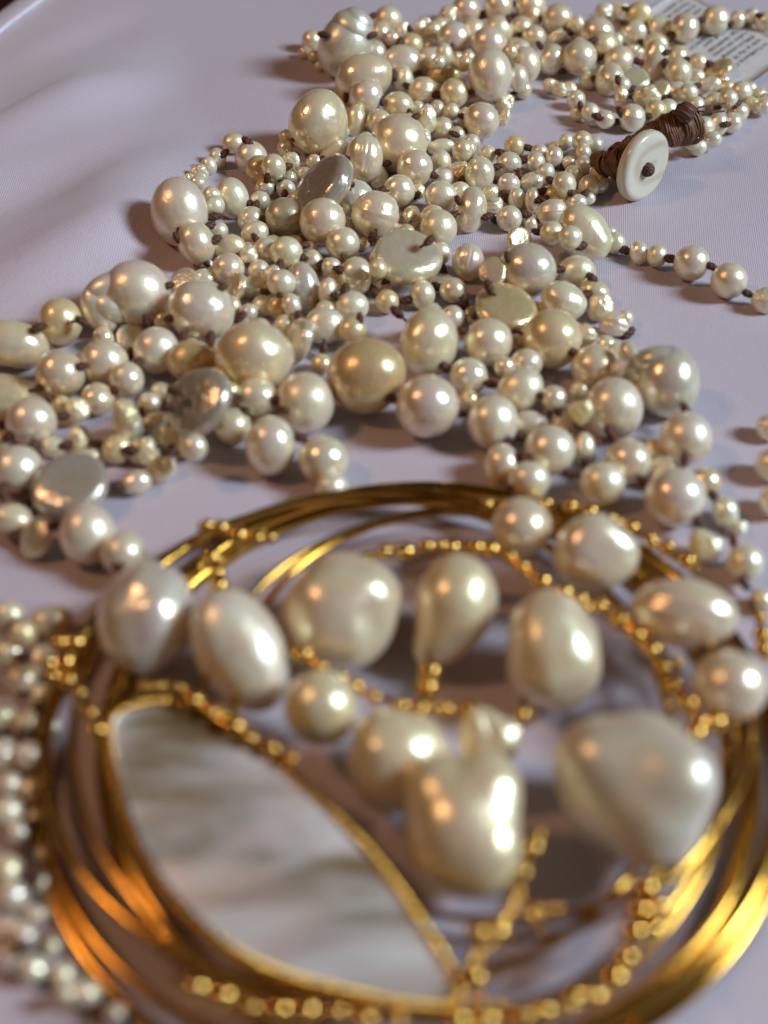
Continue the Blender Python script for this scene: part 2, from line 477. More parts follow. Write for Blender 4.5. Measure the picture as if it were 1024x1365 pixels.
# ------------------------------------------------------------------ the pearls of the necklace
# x y a [b angle kind tint lift]   (outline half-sizes in photo pixels, angle anticlockwise)
PEARLS = """
461 58 42 33 62 greybar s 1
416 54 12
406 70 7
419 75 7
426 88 6
517 27 17
507 45 13
522 51 9
537 41 10 7 80 keshi w
563 38 13 10 90 keshi w
548 60 14 14 0 round y
578 40 10
499 71 15
534 84 26 22 10 flat w
485 106 38 28 35 baroque c
488 129 22 20 60 round p 2
531 141 18 16 0 round c 1
564 121 17 16 0 ringed c 1
538 107 16 11 90 baroque w
474 162 21 13 85 round m
425 164 38 36 100 baroque c 2
531 190 36 35 0 round c 1
505 163 15
567 162 17 12 80 keshi w 2
557 145 9 9 0 round w
570 82 16
486 210 29 23 90 ringed p 3
382 183 9
597 20 12 11 0 keshi c
621 13 17
664 9 18
707 8 18
586 36 11
605 51 21 20 0 round p
629 42 16
664 41 18
652 58 22 21 0 round p 1
653 100 32 27 90 round p 3
695 38 14
710 25 12 9 80 keshi c
712 50 14
743 25 18 17 0 round c
742 49 16 8 35 keshi w
735 80 18 16 60 baroque w 1
700 87 22 19 100 round p
691 104 16 12 100 baroque w 2
697 119 11
592 73 13 10 90 round w 3
585 83 8 8 0 round w 3
592 100 21 14 5 round g 1
606 124 17 17 0 round c 2
583 146 11 9 90 round w 2
602 149 10 10 0 round w 2
590 172 14
610 180 10 10 0 round w 1
588 196 16 9 10 flat w
642 161 22 22 0 round p 1
672 138 12 10 70 keshi c
671 157 12 7 75 keshi c
767 36 15 9 85 keshi c
804 17 12 11 0 keshi w 2
823 13 11 9 10 keshi c 1
850 22 18 15 40 flat y 2
844 45 16 14 30 flat w
796 45 21 20 0 round p 1
803 62 18
822 38 12 12 0 coin s
823 54 9 7 90 round w
881 39 17 14 150 baroque w
913 37 17 17 0 ringed p 2
874 60 15 12 10 baroque c
871 84 26 16 80 baroque c 1
846 70 10 9 0 keshi c
825 82 18
813 107 19 16 80 baroque w 1
773 77 21 21 0 round p 2
794 93 8
784 107 10 10 0 round w
847 106 17 14 170 coin w 2
829 113 10 9 0 round w 2
829 131 13 9 100 keshi c 1
864 127 15 12 0 keshi w 2
880 119 12 11 0 coin y 2
901 124 14 13 0 round w 1
917 124 12 11 0 round w 1
842 157 16 16 0 ringed w
874 148 13 13 0 round y
890 146 12 12 0 round w
735 115 9 9 0 keshi c
747 119 8 8 0 keshi c
759 118 10 9 0 keshi c
768 133 11 11 0 round w
770 151 9 9 0 round w
787 151 12 11 100 round w
806 159 11 12 70 round w
903 76 13
904 97 16 16 0 round p 1
953 27 17 17 0 ringed w 2
983 27 11 9 90 round w 2
1002 22 10 9 60 round w 2
1022 29 13 12 0 round w 1
930 84 12
928 102 10 9 0 keshi c
959 92 17 8 25 coin y 3
944 115 14 11 20 keshi w 1
965 108 7 7 0 round w 1
968 118 11 10 0 round y
988 123 13 13 0 round w 1
1000 118 8 8 0 round w
1002 139 9 9 0 keshi w
1012 127 9 9 0 keshi c
1020 134 9 9 0 keshi w
971 132 11 11 0 round w 2
953 137 13 12 0 round w
983 150 13 12 10 round w
976 164 12 12 0 round w
957 166 14 12 80 round w 1
938 170 13 13 0 round w 1
949 186 12 10 10 round w
923 188 11 10 0 round w 1
930 196 11 10 0 round w
927 142 12 12 0 round w 1
1018 142 10 9 0 round w
312 191 14 12 10 round c
335 210 20 20 0 round p
346 226 17 17 0 round g 1
365 223 16 14 100 round w 2
290 211 12 10 110 round w
279 221 11 9 110 round w
267 229 10 9 0 keshi w
253 238 9 7 0 keshi c
264 244 10 9 0 round w
239 283 42 35 100 round p 1
261 324 27 23 110 round p 1
282 261 11 11 0 round w 1
286 274 12 12 0 round w 1
309 264 25 21 100 round w
291 308 12 11 0 round w
306 330 21 16 0 flat c 1
305 359 20 20 0 round p 1
278 355 8 6 40 keshi w
335 293 16 16 0 round w
340 311 17 14 20 flat w 1
355 335 16 16 0 round w 1
382 336 20 19 0 round w 2
354 250 12 11 0 round w
347 268 12 12 0 round w 1
380 199 11 9 100 round w
390 217 14 9 115 keshi w
386 238 9
381 252 12 11 0 round w
380 290 25 24 0 round e
419 217 10 10 0 flat c
405 231 9 8 0 flat w
447 206 19 14 30 coin w
431 250 46 22 50 coin s 4
505 237 14 11 90 round w
532 254 20 20 0 round w 1
553 224 23 23 0 round p 1
473 265 24 23 0 round w
500 286 30 29 0 ringed p 2
430 295 29 28 30 round p 2
457 325 21 21 0 round w 2
412 333 11 10 0 round w 1
416 347 13
484 325 8
442 356 12 11 0 round w 1
543 343 42 32 168 coin w 5
550 292 16 10 100 coin g
588 216 14 12 90 round w
611 228 13 12 90 keshi c
640 232 21 19 80 baroque w 1
650 206 11
686 195 13 12 100 round y
679 219 15 14 0 round w
590 238 13 13 0 round p
587 262 19 18 0 flat w 1
613 256 13 12 0 round w
627 281 28 19 75 baroque w 1
585 305 23 23 0 round w
658 274 12 9 10 keshi w
679 291 15 15 0 round w
678 246 14 13 0 round w
707 242 13 11 0 keshi w
689 265 13 10 90 round w
710 267 15 9 88 round w
719 203 10 10 0 round w
714 216 12 11 80 round w 1
727 231 12 11 80 round w 1
739 209 12 10 80 round w 1
708 299 10 8 90 round w
693 324 20 15 100 coin y 5
703 361 36 34 0 round s
624 350 24 20 90 ringed p
587 338 13 13 0 flat w
657 362 17 17 0 coin y 3
755 188 9 9 0 round w
776 188 12 12 0 round w 1
793 195 12 12 0 round w
740 197 8 8 0 round y
778 220 10 10 0 round w
799 230 12 12 0 round w 1
786 248 13 13 0 round w 1
801 248 9 9 0 round w
784 264 9 8 0 round w
752 246 15 14 90 round w 2
764 233 11 11 0 round w 1
759 217 9 8 0 round w
737 261 13 13 0 round y
752 270 9 8 0 round w
769 270 12 10 0 round w
768 261 7
778 203 9 9 0 round w
735 283 19 15 20 ringed p 1
778 311 34 31 100 knob m
736 311 14 14 0 round w 3
760 317 14 14 0 round w 3
813 310 8 7 0 round w
820 324 13 12 90 round w
852 337 14 11 90 round w
876 341 13 12 90 round w
922 350 22 22 0 round p
972 374 23 22 0 round p
1020 399 17 15 0 keshi w
769 363 23 21 10 round w
18 459 49 35 170 drop c
80 429 29 27 90 round y
182 391 42 42 0 tail p
81 498 30 29 0 round c
139 483 30 29 0 round p
169 506 22 22 0 round p 1
175 449 18 17 0 coin w
209 467 29 28 90 round p 1
10 531 46 24 170 coin m
130 532 19 18 0 baroque c
102 546 17 13 160 keshi c
268 414 41 38 0 round p 1
246 375 18 14 30 coin w
273 373 16 13 0 round w
313 384 19 12 65 coin w 1
339 382 17 13 20 keshi w 1
350 408 13 13 0 round w
332 417 11 11 0 round w
217 427 12 11 90 round w
255 481 30 26 10 round g 1
339 478 48 46 0 baroque c 2
317 433 14 9 30 coin w
343 530 27 23 170 round w 3
215 523 13 12 0 round w
406 386 34 20 100 round s
375 377 17 16 0 round w 1
389 407 14 11 100 round w 1
372 410 14 14 0 round g
440 357 11 11 0 keshi w
437 389 17 11 85 round w
476 368 23 21 110 flat w 1
507 384 15 9 20 coin c
516 402 14 14 0 round y
469 408 21 19 0 round w 1
470 440 17 16 0 round y
432 434 25 23 0 flat w
397 454 30 12 70 coin w 2
487 501 48 47 90 tan g
429 485 12 12 0 round y
563 393 17 15 90 round w
604 387 16 15 0 round c
588 375 16 6 5 coin w
604 424 15 14 90 round w
629 422 12 8 90 coin w
572 456 43 36 80 baroque m 1
651 457 31 30 60 round p 1
674 411 39 29 168 coin y 2
625 502 24 23 0 round w
752 404 29 25 160 baroque w
793 391 20 16 150 round c
800 409 17 15 150 keshi c
820 434 18 13 160 keshi w
833 424 10 10 0 round w
736 452 38 36 90 round y
793 490 29 28 0 round c
818 544 38 36 90 round p
890 508 41 41 0 neck s
736 531 15 15 0 round w
702 485 19 18 0 round p
693 521 31 27 50 round p 1
42 562 31 30 0 round p
72 596 17 12 0 round w
105 590 18 14 90 keshi c
156 599 18 17 0 flat y
194 601 17 17 0 keshi c
182 643 18 14 20 round w
24 626 31 30 0 round p
3 588 13 13 0 round w
94 647 47 40 20 coin s 2
18 692 26 18 170 baroque c
48 718 25 18 80 coin c 2
117 712 38 34 90 round p
165 738 28 28 0 round p 1
199 538 14 13 0 round w
204 564 21 12 25 baroque w
221 583 21 14 0 keshi w 1
216 624 16 14 20 keshi w
265 537 46 34 62 coin s 4
310 568 23 23 0 round c
361 594 37 31 90 round p 1
407 537 38 36 90 round p
431 613 31 30 0 round w
443 650 19 18 0 round w
401 674 9 9 0 round w
570 541 39 39 0 round p 1
657 563 35 31 90 round p 1
738 531 15 15 0 round w
750 562 16 14 100 keshi c
705 567 24 18 0 round p
733 600 31 31 0 round p 2
670 621 28 23 90 round p
778 598 20 14 90 round w
705 640 26 24 0 round w
803 645 29 27 0 round w
914 585 33 32 90 round p
838 615 28 28 0 round m
900 663 38 37 0 round p
940 643 19 18 0 round y
967 683 20 17 90 baroque w
985 703 10 9 0 keshi w
938 727 19 18 0 keshi w
993 750 24 23 0 round w
1016 800 14 14 0 round w
1027 570 17 16 0 round w
1030 620 22 21 0 round w
1033 668 20 20 0 round w
13 820 20 18 154 round w
69 833 26 24 49 baroque c
58 880 23 20 38 round w
15 871 21 20 171 round w
29 905 20 17 7 round c
57 929 16 15 109 round c
-1 955 22 19 9 round c
36 967 18 17 77 round c
70 970 12 11 59 round w
8 1006 19 18 138 baroque w
39 1008 18 17 146 round p
14 1046 16 15 123 round p
42 1055 17 14 75 round c
10 1082 19 17 11 round p
49 1091 14 12 9 round w
24 1110 14 14 104 round p
10 1160 19 17 92 round c
59 1139 11 10 152 baroque w
53 1177 14 13 60 round c
17 1194 20 18 2 round p
49 1219 13 11 162 baroque p
14 1242 18 17 125 round w
33 1248 16 14 116 round p
14 1278 16 15 152 round p
44 1292 17 17 145 baroque w
83 1300 15 14 61 round w
70 1262 11 10 85 baroque w
114 1324 20 17 166 round c
88 1325 11 10 48 round w
153 1352 12 12 21 baroque p
"""
KNOTS = """431 46 497 21 496 47 547 40 533 56 515 60 461 130 509 134 555 97 525 100 544 115 580 126 546 152 553 157
642 19 686 5 678 26 722 26 757 42 720 61 602 63 695 48 583 125 630 122 683 127 606 179 617 155 750 95
790 54 835 12 861 39 857 57 850 82 800 77 793 105 824 106 842 119 846 129 774 142 797 156 821 163 827 149 864 155 886 130 887 85 888 70
934 27 972 31 1013 21 946 85 897 46 928 115 958 142 982 139 967 166
299 205 330 189 383 222 357 236 380 261 341 274 332 272 236 317 285 289 287 320 341 318 321 343 373 354
395 184 460 212 517 217 463 244 509 254 557 258 405 327 459 347 497 314 503 319
619 240 661 223 668 204 611 267 604 287 674 262 649 289 659 294 700 286 692 232 698 214 704 197 715 309 677 343 591 362 572 321 723 255 722 266 735 241 549 300
745 222 762 258 779 260 775 328 743 359 832 333 894 345 948 355 996 391
51 437 108 428 106 489 196 430 172 474 182 484 153 520 55 516
224 381 295 384 244 449 281 452 231 521 309 530 320 423 356 388
399 425 431 405 460 388 499 388 529 416 432 466 480 425 520 530
583 382 543 400 619 403 617 441 592 488 652 383 692 447 673 486 653 512
790 372 780 393 836 452 764 470 726 513
5 570 82 555 44 596 130 591 37 668 2 655 156 648
188 552 228 604 224 543 379 547 401 585 418 671
613 551 722 552 691 580 679 593 761 580 782 620 757 630 684 653
812 575 818 588 914 547 860 643 913 613 929 692
952 662 978 722 75 701 24 720 163 758 25 833 992 777 48 1165 52 1250 136 1350 32 1130 30 985 50 945 30 1262"""

class Pe: pass
PL = []
for ln in PEARLS.strip().splitlines():
    t = ln.split(); p = Pe()
    p.x, p.y, p.a = float(t[0]), float(t[1]), float(t[2])
    p.b = float(t[3]) if len(t) > 3 else p.a
    p.ang = math.radians(float(t[4])) if len(t) > 4 else 0
    p.kind = t[5] if len(t) > 5 else 'round'
    p.tint = t[6] if len(t) > 6 else 'c'
    p.lift = float(t[7]) if len(t) > 7 else 0
    g_ = 1.15 if p.a < 20 else 1.09
    p.a *= g_; p.b *= g_
    PL.append(p)

n = len(PL)
DR = np.array([ray(p.x, p.y) for p in PL])
RP = np.array([(p.a * 0.45 + p.b * 0.55) for p in PL])
LO = np.array([p.y + 14 * p.lift for p in PL])
RF = np.array([(p.b if p.kind != 'coin' else p.b * 0.6) for p in PL])   # how high the centre rests
def solve(h):
    t = (h - CAM[2]) / DR[:, 2]            # t is depth along the optical axis
    return CAM + DR * t[:, None], t
h = np.zeros(n)
for _ in range(10):
    pos, t = solve(h)
    h = RF * t / F * 0.98 + cloth_z(pos[:, 0], pos[:, 1])
rest = h.copy()
h = h + np.array([p.lift * 0.7 for p in PL])
HM = 24.0
for it in range(260):
    pos, t = solve(h)
    R = RP * t / F
    dv = pos[:, None] - pos[None]
    ds = np.linalg.norm(dv, axis=2) + np.eye(n) * 1e3
    pen = (R[:, None] + R[None]) * 0.90 - ds
    ii, jj = np.where(np.triu(pen > 0.02, 1))
    if len(ii) == 0: break
    dh = np.zeros(n)
    for i, j in zip(ii, jj):
        fr, bk = (i, j) if LO[i] > LO[j] else (j, i)
        k = min(pen[i, j], 1.2) * 0.22
        dh[fr] += k
        dh[bk] -= k * 0.5
    h = np.clip(h + np.clip(dh, -0.8, 0.8), rest, HM)
pos, t = solve(h)
R = RP * t / F

neck = empty('pearl_necklace', (0, 60, 0), 'long many-stranded cream pearl necklace with brown knots heaped on the cloth', 'necklace')
NL = neck.location.copy()

CUSTOM = {
 'knob': blob([(0, 0, 0, 0.96), (-0.45, -0.40, 0.28, 0.58), (-0.3, -0.55, -0.1, 0.5), (0.35, 0.2, 0.2, 0.7)], 0.012),
 'tan': blob([(0, 0, 0, 0.98), (0.1, -0.3, 0.1, 0.72)], 0.012),
}
CM = {k: mesh('baroque_pearl', v, SF, M_PEARL) for k, v in CUSTOM.items()}
def lobes(parts):
    mb = MB()
    for (x, y, z, rx, ry, rz, an) in parts:
        an = math.radians(an); c_, s_ = math.cos(an), math.sin(an)
        V = DIRS * (1 + 0.03 * waves(DIRS, 5, 1.8, 4))[:, None] * np.array([rx, ry, rz])
        V = np.stack([V[:, 0] * c_ - V[:, 1] * s_ + x, V[:, 0] * s_ + V[:, 1] * c_ + y, V[:, 2] + z], 1)
        mb.add(list(V), SF)
    return mesh('baroque_pearl', mb.v, mb.f, M_PEARL)
CM['tail'] = lobes([(0, 0, 0, 1.0, 0.97, 0.95, 0), (-0.75, 0.10, 0.05, 0.82, 0.50, 0.55, 24), (-1.05, -0.50, 0.15, 0.50, 0.74, 0.42, 26), (-0.70, -0.42, 0.1, 0.66, 0.50, 0.6, -12)])
CM['greybar'] = lobes([(-0.08, 0, 0, 0.92, 1.0, 0.95, 0), (0.42, 0, 0.05, 0.56, 0.84, 0.8, 0), (0.66, 0, 0.05, 0.38, 0.66, 0.64, 0)])
CM['neck'] = lobes([(0, 0, 0, 0.98, 1.06, 0.95, 0), (-0.95, 0.45, 0.05, 0.36, 0.85, 0.36, 24), (-0.35, 0.62, 0.1, 0.75, 0.45, 0.6, 10)])

def frame(d, ang):
    v = -d / np.linalg.norm(d)
    r = np.cross(UP, v); r /= np.linalg.norm(r)
    u = np.cross(v, r)
    a = r * math.cos(ang) + u * math.sin(ang)
    b = -r * math.sin(ang) + u * math.cos(ang)
    return a, b, v

def place_pearl(p, ps, depth, d, parent, name=None, cnt=[0]):
    k = depth / F
    a, b, v = frame(d, p.ang)
    A, B = p.a * k, p.b * k
    cnt[0] += 1; i = cnt[0]
    if p.kind == 'coin':
        tilt = math.acos(min(1, max(0.1, p.b / p.a * 0.92)))
        bb = b if b[2] > 0 else -b
        nrm = v * math.cos(tilt) + bb * math.sin(tilt)
        y = np.cross(nrm, a)
        M = np.stack([a * A, y * A, nrm * A * 0.34], 1)
        me = PM['coin'][i % len(PM['coin'])]; nm = 'coin_pearl'
    else:
        C = min(A, B) * (0.9 if p.kind in ('flat', 'keshi') else 1.0)
        if p.kind == 'keshi': C *= 0.8
        M = np.stack([a * A, b * B, v * C], 1)
        if p.kind in CM:
            me = CM[p.kind]; nm = 'baroque_pearl'
        else:
            me = PM[p.kind][i % len(PM[p.kind])]
            nm = {'round': 'pearl', 'ringed': 'ringed_pearl', 'flat': 'button_pearl', 'drop': 'drop_pearl', 'baroque': 'baroque_pearl', 'bumpy': 'baroque_pearl', 'keshi': 'keshi_pearl'}[p.kind]
            if p.kind == 'round' and A < 2.2: nm = 'seed_pearl'
    o = bpy.data.objects.new(name or nm, me)
    link(o, parent)
    o.matrix_parent_inverse = Matrix.Translation(-parent.location)
    m4 = Matrix.Identity(4)
    for r_ in range(3):
        for c_ in range(3): m4[r_][c_] = M[r_, c_] * S
        m4[r_][3] = ps[r_] * S
    o.matrix_basis = m4
    c = np.array((0.66, 0.60, 0.50) if p.kind == 'coin' and p.tint == 's' else TINT[p.tint]); rr = random.Random(i * 77)  # grey coins tinted darker: shade of facing away put into the colour
    c = c * (1 + 0.07 * (rr.random() - 0.5)) * np.array([1, 1 + 0.03 * (rr.random() - 0.5), 1 + 0.12 * (rr.random() - 0.5)])
    o.color = (*[min(0.95, x) for x in c], 1)
    return o

for i, p in enumerate(PL):
    place_pearl(p, pos[i], t[i], DR[i], neck)

# pearls deeper in the heap, lying on the cloth between and under the others
def inside(x, y, poly):
    c = False; j = len(poly) - 1
    for i in range(len(poly)):
        if (poly[i][1] > y) != (poly[j][1] > y) and x < (poly[j][0] - poly[i][0]) * (y - poly[i][1]) / (poly[j][1] - poly[i][1]) + poly[i][0]: c = not c
        j = i
    return c
HEAP = [(470, 105), (560, 45), (700, 30), (860, 60), (860, 120), (720, 95), (640, 165), (585, 300), (480, 400), (400, 470), (320, 470), (300, 370), (400, 250), (450, 190)]
HEAP3 = [(560, 400), (700, 400), (800, 440), (880, 560), (905, 640), (760, 650), (650, 630), (620, 540), (560, 480)]
HEAP4 = [(130, 440), (300, 440), (330, 560), (200, 640), (60, 640), (60, 560)]
HEAP5 = [(0, 800), (70, 810), (60, 1000), (70, 1290), (0, 1300)]
HEAP2 = [(620, 250), (740, 205), (780, 240), (740, 300), (650, 290)]
apos = [q for q in pos]; arad = list(R)
fill = 0; side_fill = 0
for _ in range(16000):
    if fill >= 150: break
    x = random.uniform(0, 900); y = random.uniform(30, 1300)
    if not any(inside(x, y, hp_) for hp_ in (HEAP, HEAP2, HEAP3, HEAP4, HEAP5)): continue
    if inside(x, y, HEAP3) or inside(x, y, HEAP4):
        if side_fill >= 34: continue
    r_ = random.uniform(1.9, 3.2)
    q = at(x, y, r_ + 0.3 + random.choice((0, 0, 3.5, 6)))
    dist = np.linalg.norm(np.array(apos) - q, axis=1) - (np.array(arad) + r_) * 0.84
    if dist.min() < 0: continue
    im = np.hypot(np.array([p.x for p in PL]) - x, np.array([p.y for p in PL]) - y)
    dq = (q[2] - CAM[2]) / ray(x, y)[2]
    if np.any((im < 0.85 * RP + 0.6 * r_ * F / dq) & (dq < t)): continue
    f_ = Pe(); dd_ = ray(x, y); dep = (q[2] - CAM[2]) / dd_[2]
    f_.x, f_.y, f_.a, f_.b, f_.ang = x, y, r_ * F / dep, r_ * F / dep * random.uniform(0.85, 1), random.uniform(0, 3)
    f_.kind = random.choice(('round', 'round', 'keshi')); f_.tint = random.choice('cwy'); f_.lift = 0
    place_pearl(f_, q, dep, dd_, neck)
    apos.append(q); arad.append(r_); fill += 1; side_fill += inside(x, y, HEAP3) or inside(x, y, HEAP4)

# knots of brown thread between neighbouring pearls
def knot_mesh():
    mb = MB()
    for ph in (0, 2.1, 4.2):
        pts = []
        for i in range(15):
            s_ = i / 14; a_ = ph + s_ * 7.5
            env = 0.30 + 0.42 * math.sin(math.pi * s_)
            pts.append(((s_ - 0.5) * 2.0, math.cos(a_) * env, math.sin(a_) * env))
        mb.tube(pts, [0.20 + 0.20 * math.sin(math.pi * i / 14) for i in range(15)], seg=6)
    return mesh('knot', mb.v, mb.f, M_THREAD)
KM = knot_mesh()
thr = MB()
AP = np.array(pos); AR = np.array(R)
kv = [float(q) for q in KNOTS.split()]
def project(q):
    e = q - CAM; dz = e @ FW
    return 512 + F * (e @ RT) / dz, 682.5 - F * (e @ UP) / dz
have = list(zip(kv[::2], kv[1::2]))
dm = np.linalg.norm(AP[:, None] - AP[None], axis=2)
pairs = [(i, j) for i in range(n) for j in range(i + 1, n) if dm[i, j] < (AR[i] + AR[j]) * 1.12 and min(AR[i], AR[j]) < 4.5]
random.shuffle(pairs)
more = 0; used_ = {}
for i, j in pairs:
    if more >= 90: break
    if used_.get(i, 0) > 1 or used_.get(j, 0) > 1: continue
    q = AP[i] + (AP[j] - AP[i]) * AR[i] / (AR[i] + AR[j])
    u_ = q - CAM; L0 = np.linalg.norm(u_); u_ /= L0
    rel = AP - CAM; b_ = rel @ u_; perp = np.linalg.norm(rel - b_[:, None] * u_, axis=1)
    blk = (perp < AR * 0.93) & (b_ - np.sqrt(np.clip(AR ** 2 - perp ** 2, 0, None)) < L0 - 0.9)
    if blk.any(): continue
    kx, ky = project(q)
    if any(abs(kx - a) + abs(ky - b2) < 17 for a, b2 in have): continue
    have.append((kx, ky)); kv += [kx, ky]; more += 1
    used_[i] = used_.get(i, 0) + 1; used_[j] = used_.get(j, 0) + 1
for kx, ky in zip(kv[::2], kv[1::2]):
    d_ = ray(kx, ky)
    u_ = d_ / np.linalg.norm(d_)
    rel = AP - CAM; b_ = rel @ u_
    perp = np.linalg.norm(rel - b_[:, None] * u_, axis=1)
    gap = perp - AR
    o2 = np.argsort(gap)[:2]
    near = np.argsort(np.abs(perp / AR - 1) * AR + np.clip(gap, 0, None))[:2]
    i, j = near
    hit = gap < 0
    dist = (b_[i] + b_[j]) / 2
    if hit.any():
        ht = b_[hit] - np.sqrt(np.clip(AR[hit] ** 2 - perp[hit] ** 2, 0, None))
        dist = min(dist, ht.min() - 0.1)
    q = CAM + u_ * dist
    q[2] = max(q[2], 0.9 + float(cloth_z(q[0], q[1])))
    ax = AP[j] - AP[i]; ax /= np.linalg.norm(ax)
    v = -u_; ax = ax - v * (ax @ v) * 0.7; ax /= np.linalg.norm(ax)
    y_ = np.cross(v, ax); y_ /= np.linalg.norm(y_); z_ = np.cross(ax, y_)
    sc = 1.05 + 0.35 * random.random()
    o = bpy.data.objects.new('knot', KM); link(o, neck)
    o.matrix_parent_inverse = Matrix.Translation(-neck.location)
    M = np.stack([ax * sc * 1.25, y_ * sc * 0.72, z_ * sc * 0.72], 1)
    m4 = Matrix.Identity(4)
    for r_ in range(3):
        for c_ in range(3): m4[r_][c_] = M[r_, c_] * S
        m4[r_][3] = q[r_] * S
    o.matrix_basis = m4
    for k in (i, j):
        e = AP[k] + (q - AP[k]) * 0.6
        if np.linalg.norm(q - AP[k]) < AR[k] * 2.2: thr.tube([q, e], 0.32, seg=6)
thr.build('thread', M_THREAD, neck)

# ------------------------------------------------------------------ clasp: bone button and cord
def disc_profile(mb, c, ax, rad, th, prof, seg=48):
    ax = np.array(ax) / np.linalg.norm(ax)
    u = np.cross(ax, [0, 0, 1.0]); u /= np.linalg.norm(u); v_ = np.cross(ax, u)
    vs, fs = [], []
    for (r_, z_) in prof:
        for k in range(seg):
            a_ = 2 * math.pi * k / seg
            vs.append(np.array(c) + (u * math.cos(a_) + v_ * math.sin(a_)) * r_ * rad + ax * z_ * th)
    m_ = len(prof)
    for i in range(m_ - 1):
        for k in range(seg):
            l = (k + 1) % seg
            fs.append((i * seg + k, i * seg + l, (i + 1) * seg + l, (i + 1) * seg + k))
    fs.append(tuple(range(seg))[::-1]); fs.append(tuple((m_ - 1) * seg + k for k in range(seg)))
    mb.add(vs, fs)

def bone_material():
    m, nt, b = newmat('bone_button')
    tc = N(nt, 'ShaderNodeTexCoord')
    wv = N(nt, 'ShaderNodeTexWave', wave_type='RINGS'); wv.inputs['Scale'].default_value = 130; wv.inputs['Distortion'].default_value = 5
    wv.inputs['Detail Scale'].default_value = 0.6
    L(nt, tc.outputs['Object'], wv.inputs['Vector'])
    r = ramp(nt, wv.outputs['Fac'], [(0.0, (0.56, 0.46, 0.33)), (0.6, (0.68, 0.60, 0.47))])
    L(nt, r.outputs[0], b.inputs['Base Color']); b.inputs['Roughness'].default_value = 0.28
    b.inputs['Coat Weight'].default_value = 0.3
    return m
M_BONE = bone_material()
bc = at(857, 221, 8.2)
a_, b__, v_ = frame(ray(857, 221), math.radians(67))
fx = np.cross(a_, v_)                      # points right and down in the picture
if fx[0] < 0: fx = -fx
tilt = math.acos(0.53)
bn = v_ * math.cos(tilt) + fx * math.sin(tilt)
bt = MB()
prof = [(0.0, -1), (0.86, -1), (0.96, -0.8), (1.0, -0.4), (1.0, 0.35), (0.97, 0.75), (0.90, 0.96), (0.80, 1.0), (0.72, 0.93), (0.4, 0.86), (0.0, 0.86)]
disc_profile(bt, (0, 0, 0), bn, 8.5, 1.6, prof[1:-1])
btn = bpy.data.objects.new('button', mesh('button', [np.array(q) * S for q in bt.v], bt.f, M_BONE))
link(btn, neck); btn.matrix_parent_inverse = Matrix.Translation(-NL); btn.location = Vector(bc * S)
btn['label'] = 'cream bone button with a brown knot at its middle'
# knot in the button's face
kb = MB()
dl = at(874, 231, 8.2) - at(857, 221, 8.2); dl = dl - bn * (dl @ bn)
kc = bc + bn * 1.7 + dl * 0.8
for q in range(5):
    pts = []
    ph = q * 1.3
    for i in range(12):
        a2 = 2 * math.pi * i / 12
        w1 = np.array([math.cos(a2), math.sin(a2) * math.cos(ph), math.sin(a2) * math.sin(ph)])
        pts.append(kc + w1 * 1.25)
    kb.tube(pts, 0.55, seg=6, closed=True)
kb.build('knot', M_THREAD, neck)

def cord(path, rad, turns, name, strand=0.55, seed=0):
    """thick cord wound with thread: many coils round a path"""
    rr = random.Random(seed)
    mb = MB(); path = [np.array(p, float) for p in path]
    cum = [0]
    for i in range(1, len(path)): cum.append(cum[-1] + np.linalg.norm(path[i] - path[i - 1]))
    def pt(s_):
        s_ = s_ * cum[-1]
        for i in range(1, len(path)):
            if s_ <= cum[i] or i == len(path) - 1:
                f_ = (s_ - cum[i - 1]) / (cum[i] - cum[i - 1]); return path[i - 1] + (path[i] - path[i - 1]) * f_, (path[i] - path[i - 1]) / (cum[i] - cum[i - 1])
    core = [pt(s_)[0] for s_ in np.linspace(0, 1, 20)]
    mb.tube(core, [rad(s_) * 0.92 for s_ in np.linspace(0, 1, 20)], seg=12)
    nst = turns * 14; pts = []
    for i in range(nst):
        s_ = i / (nst - 1); p_, t2 = pt(s_)
        u = np.cross(t2, [0, 0, 1.0]); u /= np.linalg.norm(u); v2 = np.cross(t2, u)
        a2 = i / 14 * 2 * math.pi
        r2 = rad(s_) * (1 + 0.08 * math.sin(i * 0.37) + 0.10 * rr.random())
        pts.append(p_ + (u * math.cos(a2) + v2 * math.sin(a2)) * r2 + t2 * 0.7 * math.sin(i * 0.9))
    mb.tube(pts, strand, seg=6)
    return mb.build(name, M_CORD, neck)
# from the strands on the left, behind the button, up to the loop on the right
M_CORD = plain('brown_cord', (0.17, 0.068, 0.028), 0.5, 3000, 0.5)
cord([at(795, 213, 6), at(812, 220, 7), at(830, 218, 8)], lambda s_: 1.8 + 1.8 * s_, 16, 'cord', 0.3, 1)
cord([at(822, 214, 8), at(845, 195, 9.5), at(868, 180, 10), at(888, 172, 10)], lambda s_: 3.2 - 1.0 * math.sin(s_ * 3.1), 26, 'cord', 0.32, 2)
cord([at(878, 176, 10.5), at(900, 172, 11), at(922, 165, 10.5)], lambda s_: 3.3 + 1.0 * s_, 18, 'cord', 0.34, 3)
kb = MB(); kc = at(913, 150, 16)
vs = [kc + np.array(d2) * (2.5 + 0.12 * math.sin(9 * d2[2] + 5 * d2[0])) for d2 in DIRS]
kb.add(vs, SF); kb.build('cord_bead', M_THREAD, neck)
kb = MB()
for e in ((948, 140), (946, 150)):
    kb.tube([at(918, 152, 13), at(932, (152 + e[1]) / 2 - 3, 15), at(e[0] + 22 * 0.2, e[1], 13.5), at(e[0] + 20, e[1] - 2, 13)], 0.22, seg=6)
kb.build('thread_end', M_THREAD, neck)

